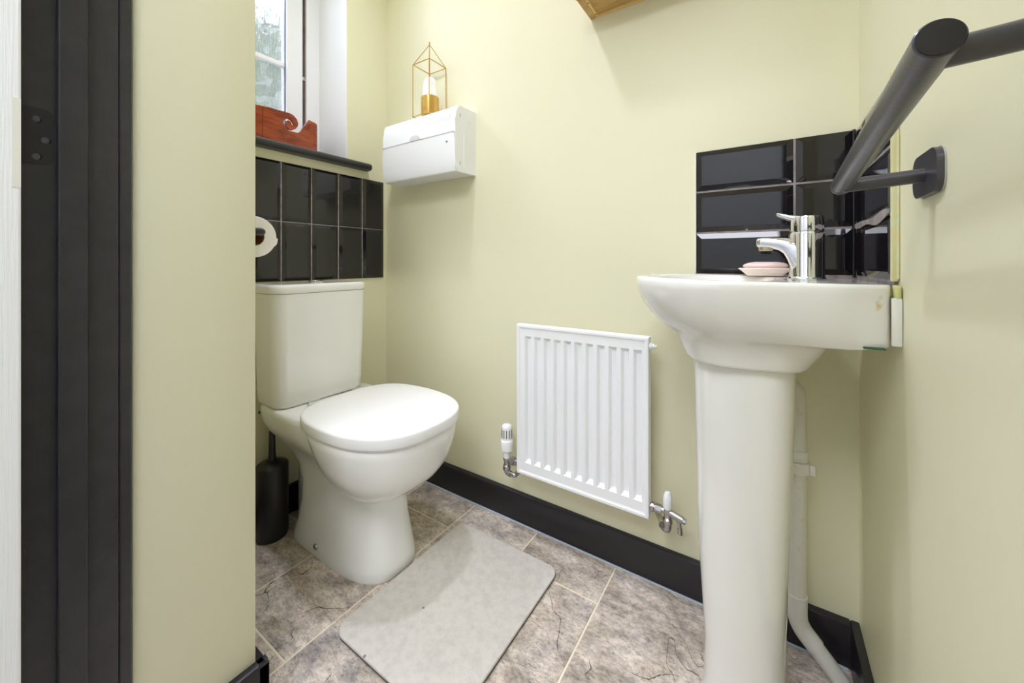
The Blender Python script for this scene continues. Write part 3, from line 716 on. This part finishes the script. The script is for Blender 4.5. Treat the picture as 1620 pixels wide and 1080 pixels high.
# ============================================================ WASH BASIN
BY = -0.200
W = thing('wash_basin', 'white pedestal wash basin with chrome mixer tap against the tiles', 'wash basin', (1.32, BY, 0))
XB = WX-0.0095
b = bmesh.new()
sl = [  # z, front x, back x, half width, back taper
    (0.664, 1.228, 1.414, 0.094, 0.10), (0.666, 1.222, 1.420, 0.099, 0.10), (0.671, 1.218, 1.424, 0.101, 0.10), (0.686, 1.2115, 1.434, 0.105, 0.1), (0.699, 1.206, 1.443, 0.110, 0.1), (0.709, 1.1995, 1.449, 0.116, 0.12),
    (0.717, 1.190, 1.455, 0.124, 0.15), (0.7205, 1.186, XB-0.003, 0.128, 0.12), (0.7220, 1.184, XB, 0.130, 0.13), (0.734, 1.169, XB, 0.146, 0.22), (0.750, 1.152, XB, 0.162, 0.30), (0.769, 1.138, XB, 0.174, 0.34),
    (0.788, 1.1295, XB, 0.183, 0.38), (0.805, 1.1250, XB, 0.188, 0.395), (0.815, 1.1250, XB, 0.189, 0.398), (0.8195, 1.1270, XB, 0.187, 0.398), (0.8215, 1.1310, XB, 0.183, 0.398), (0.8220, 1.136, XB-0.002, 0.179, 0.398)]
def bo(xf, xb, hw, z, tp, nb=22.0): return oval(xf, xb, 1.300, BY, hw, z, tp, 2.15, nb, 96)
R1 = [bo(xf, xb, hw, z, tp, 3.2 if xb < XB-0.02 else 22.0) for z, xf, xb, hw, tp in sl]
R1 += [oval(1.150, 1.375, 1.285, BY, 0.158, 0.821, 0.1, 2.1, 3.0, 96), oval(1.156, 1.370, 1.285, BY, 0.152, 0.815, 0.1, 2.1, 3.0, 96), oval(1.172, 1.362, 1.285, BY, 0.135, 0.785, 0.1, 2.1, 3.0, 96),
       oval(1.205, 1.345, 1.285, BY, 0.100, 0.745, 0.1, 2.1, 3.0, 96), oval(1.25, 1.32, 1.285, BY, 0.04, 0.725, 0.1, 2.1, 2.1, 96)]
for i, rg in enumerate(R1):
    for v in rg:
        if i in (7, 8, 9): v.z += max(0.0, v.x-1.45)*(0.17, 0.17, 0.10)[i-7]
        v.z += (1.31-v.x)*0.018
rings(R1, bm=b)
obj('basin_bowl', b, 'ceramic2', W, 50)
b = bmesh.new()
ped = [(0.0, 1.248, 1.392, 0.082), (0.01, 1.250, 1.391, 0.080), (0.05, 1.2545, 1.3895, 0.074), (0.12, 1.2545, 1.3895, 0.071), (0.30, 1.2430, 1.3940, 0.076), (0.50, 1.2385, 1.4010, 0.081), (0.675, 1.2350, 1.4065, 0.084)]
rings([oval(xf, xb, (xf+xb)/2, BY, hw, z, 0, 2.3, 2.6, 64) for z, xf, xb, hw in ped], bm=b)
obj('pedestal', b, 'ceramic2', W, 60)
b = box(XB-0.0025, WX-0.0005, BY-0.1165, BY-0.1110, 0.731, 0.8000, 0.0018, 2)
obj('sealant_bead', b, 'white_caulk', W, 40)
b = box(XB+0.001, WX-0.001, BY-0.1160, BY-0.095, 0.797, 0.8180, 0.003, 3)
obj('paint_daub', b, mat('yellow_green_daub', (206, 204, 140), 0.5), W, 40)
# mixer tap
TX = 1.420
def sq(u, e): return math.copysign(abs(u)**e, u)
tp = obj('tap', lathe([(0.0290, 0.8190), (0.0290, 0.8225), (0.0270, 0.8245), (0.0262, 0.8265), (0.0262, 0.9020), (0.0252, 0.9050), (0.0235, 0.9056), (0.0235, 0.9066), (0.0252, 0.9075), (0.0252, 0.9300), (0.0240, 0.9335), (0.018, 0.9345), (0.001, 0.9348)],
          (TX, BY, 0), 40), 'chrome', W, 40)
sp_ = [(0.000, 0.8600, 0.0360, 0.0215), (-0.016, 0.8610, 0.0345, 0.0210), (-0.023, 0.8680, 0.0285, 0.0200), (-0.028, 0.8760, 0.0210, 0.0190), (-0.034, 0.8825, 0.0150, 0.0180), (-0.042, 0.8860, 0.0120, 0.0175), (-0.054, 0.8880, 0.0105, 0.0170), (-0.067, 0.8890, 0.0098, 0.0165), (-0.074, 0.8890, 0.0088, 0.0150), (-0.0765, 0.8888, 0.0068, 0.0120)]
R2 = [[Vector((TX+x, BY+hw*sq(math.cos(2*PI*k/28), 0.6), z+hh*sq(math.sin(2*PI*k/28), 0.6))) for k in range(28)] for x, z, hh, hw in sp_]
so = obj('spout', rings(R2), 'chrome', tp, 50)
b = lathe([(0.0100, 0.8730), (0.0116, 0.8740), (0.0120, 0.8800)], (TX-0.0615, BY, 0), 28, cap=False)
lathe([(0.0100, 0.8745), (0.0001, 0.8745)], (TX-0.0615, BY, 0), 28, bm=b, cap=False)
obj('aerator', b, mat('brassy_aerator', (200, 186, 160), 0.3, 0.9), tp, 40)
lv_ = [(0.012, 0.9270, 0.0070, 0.0165), (-0.012, 0.9290, 0.0070, 0.0165), (-0.026, 0.9330, 0.0050, 0.0155), (-0.037, 0.9375, 0.0040, 0.0140), (-0.043, 0.9395, 0.0034, 0.0125), (-0.0455, 0.9402, 0.0020, 0.0095)]
R3 = [[Vector((TX+x, BY+hw*sq(math.cos(2*PI*k/20), 0.5), z+hh*sq(math.sin(2*PI*k/20), 0.5))) for k in range(20)] for x, z, hh, hw in lv_]
obj('lever', rings(R3), 'chrome', tp, 50)
# chipped paint and stain on the basin near the wall
def flank(x, z): return BY-0.0985
b = box(1.478, 1.503, BY-0.1195, BY-0.105, 0.7245, 0.7275, 0.001, 1)
obj('green_paint_mark', b, 'pebble', W)

# soap in its dish
SX, SY, SZ = 1.3560, -0.066, 0.8225
sd = bmesh.new()
rings([[Vector((SX+u*0.030, SY+v*0.020, SZ)) for u, v in rrect(-1, 1, -1, 1, 0.3)], [Vector((SX+u*0.033, SY+v*0.023, SZ+0.001)) for u, v in rrect(-1, 1, -1, 1, 0.3)], [Vector((SX+u*0.0445, SY+v*0.030, SZ+0.0118)) for u, v in rrect(-1, 1, -1, 1, 0.3)], [Vector((SX+u*0.049, SY+v*0.033, SZ+0.0150)) for u, v in rrect(-1, 1, -1, 1, 0.3)],
       [Vector((SX+u*0.0485, SY+v*0.0325, SZ+0.0165)) for u, v in rrect(-1, 1, -1, 1, 0.3)], [Vector((SX+u*0.045, SY+v*0.029, SZ+0.0155)) for u, v in rrect(-1, 1, -1, 1, 0.3)], [Vector((SX+u*0.036, SY+v*0.022, SZ+0.0125)) for u, v in rrect(-1, 1, -1, 1, 0.3)]], bm=sd)
tag(obj('soap_dish', sd, 'soapdish', None, 40), 'shallow cream soap dish on the basin beside the tap', 'soap dish')
sd = bmesh.new(); R4 = []
for k in range(9):
    a = -PI/2+PI*k/8; g = math.cos(a)**0.7 if 0 < k < 8 else 0.02
    R4.append([Vector((SX+0.042*g*math.copysign(abs(math.cos(t))**0.8, math.cos(t)), SY+0.024*g*math.copysign(abs(math.sin(t))**0.8, math.sin(t)), SZ+0.0215+0.0085*math.sin(a)+(0.0012*math.cos(5*t)*g if k > 4 else 0))) for t in [2*PI*i/40 for i in range(40)]])
rings(R4, bm=sd)
tag(obj('soap_bar', sd, 'soap', None, 60), 'pale pink moulded soap bar lying in the cream dish', 'soap')

# waste pipe behind the pedestal
WP = thing('waste_pipe', 'white plastic waste pipe running down behind the basin pedestal', 'pipe', (1.42, -0.08, 0))
wx, wy, wr_ = 1.4125, -0.075, 0.0160
obj('upright', tube([(wx-0.05, wy-0.06, 0.598), *bend((wx-0.05, wy-0.06, 0.598), (wx, wy, 0.598), (wx, wy, 0.5), 0.035, 8), (wx, wy, 0.16)], wr_, 24), 'pvc', WP, 60)
obj('elbow', tube([(wx, wy, 0.160), (wx, wy, 0.118), *bend((wx, wy, 0.12), (wx, wy, 0.100), (wx+0.07, wy, 0.018), 0.022, 6), (wx+0.030, wy, 0.066)], 0.0178, 24), 'pvc', WP, 50)
obj('outlet', tube([(wx+0.026, wy, 0.070), (wx+0.074, wy, 0.014)], wr_, 24), 'pvc', WP, 60)
obj('compression_nut', lathe([(0.0185, 0.440), (0.0200, 0.442), (0.0200, 0.460), (0.0185, 0.462)], (wx, wy, 0), 28), 'pvc', WP, 40)
b = lathe([(0.0200, 0.4165), (0.0235, 0.4175), (0.0235, 0.4380), (0.0200, 0.439)], (wx, wy, 0), 10)
box(wx+0.020, wx+0.030, wy-0.012, wy-0.006, 0.4175, 0.438, 0.001, 1, bm=b)
obj('pipe_clip', b, 'pvc', WP, 25)

# ============================================================ GRAB RAIL
G = thing('grab_rail', 'black tubular drop-down grab rail projecting from the right-hand wall', 'grab rail', (WX, -0.49, 0.948))
e0 = Vector((1.4420, -0.420, 0.9520)); e1 = Vector((1.4420, -0.762, 0.9770))
dd = (e1-e0).normalized()
b = tube([e0-dd*0.012, e0-dd*0.0105, e0-dd*0.004, e0-dd*0.0035, e0-dd*0.0015, e0-dd*0.001, e1-dd*0.0008, e1], [0.0095, 0.0110, 0.0112, 0.0104, 0.0104, 0.0112, 0.0112, 0.0104], 32)
obj('rail', b, 'blk_metal', G, 40)
obj('end_cap', tube([e1-dd*0.0002, e1+dd*0.0006], 0.0102, 32), 'blk_plastic', G, 40)
obj('far_bracket', tube([(1.4420, -0.4330, 0.9480), (WX-0.006, -0.4330, 0.9530)], 0.0084, 20), 'blk_metal', G, 40)
obj('near_bracket', tube([(1.4420, -0.7400, 0.9750), (WX-0.006, -0.7400, 0.9790)], 0.0084, 20), 'blk_metal', G, 40)
for yc, zc in ((-0.4330, 0.9530), (-0.7400, 0.9790)):
    obj('flange', prism(rrect(yc-0.042, yc+0.042, zc-0.024, zc+0.026, 0.017, 6), 0, WX-0.0075, WX-0.0016), 'blk_metal', G, 40)
    obj('flange_pad', prism(rrect(yc-0.043, yc+0.043, zc-0.025, zc+0.027, 0.017, 6), 0, WX-0.0016, WX-0.0001), mat('clear_pad', (170, 172, 160), 0.4), G, 40)

# ============================================================ WALL CABINET (seen from below)
K_ = thing('wall_cabinet', 'tan wooden wall cabinet seen from below, above the radiator', 'cabinet', (1.10, -0.05, 1.57))
kx0, kx1, ky, kz = 0.9265, 1.268, -0.098, 1.566
for a_ in (kx0, kx1-0.018): obj('side_panel', box(a_, a_+0.018, ky, 0, kz, 2.05, 0.0012, 1), 'cabwood', K_)
obj('bottom_panel', box(kx0+0.018, kx1-0.018, ky+0.014, -0.006, kz+0.006, kz+0.02), 'cabwood', K_)
b = box(kx0+0.018, kx1-0.018, -0.006, 0, kz, kz+0.02, 0.0008, 1); box(kx0+0.018, kx0+0.0255, ky+0.01, -0.006, kz+0.0005, kz+0.02, 0.0008, 1, bm=b)
obj('edge_strip', b, 'cabedge', K_)
obj('door', box(kx0-0.003, kx1+0.003, ky-0.014, ky, kz+0.001, 2.05, 0.002, 1), 'cabwood', K_)
obj('top_panel', box(kx0+0.018, kx1-0.018, ky, 0, 2.03, 2.05), 'cabwood', K_)
for yy in (-0.018, -0.075):
    obj('screw', lathe([(0.0022, 0.0), (0.0022, -0.0008), (0.0003, -0.001)], (kx0+0.0218, yy, kz+0.0006), 10), 'screw', K_)

# ceiling rose of the lamp, out of frame
CL = thing('ceiling_lamp', 'round white ceiling lamp in the middle of the small room', 'lamp', (0.57, -0.48, 2.62))
obj('base', lathe([(0.10, 2.60), (0.10, 2.62)], (0.57, -0.48, 0), 32), 'plastic', CL, 40)
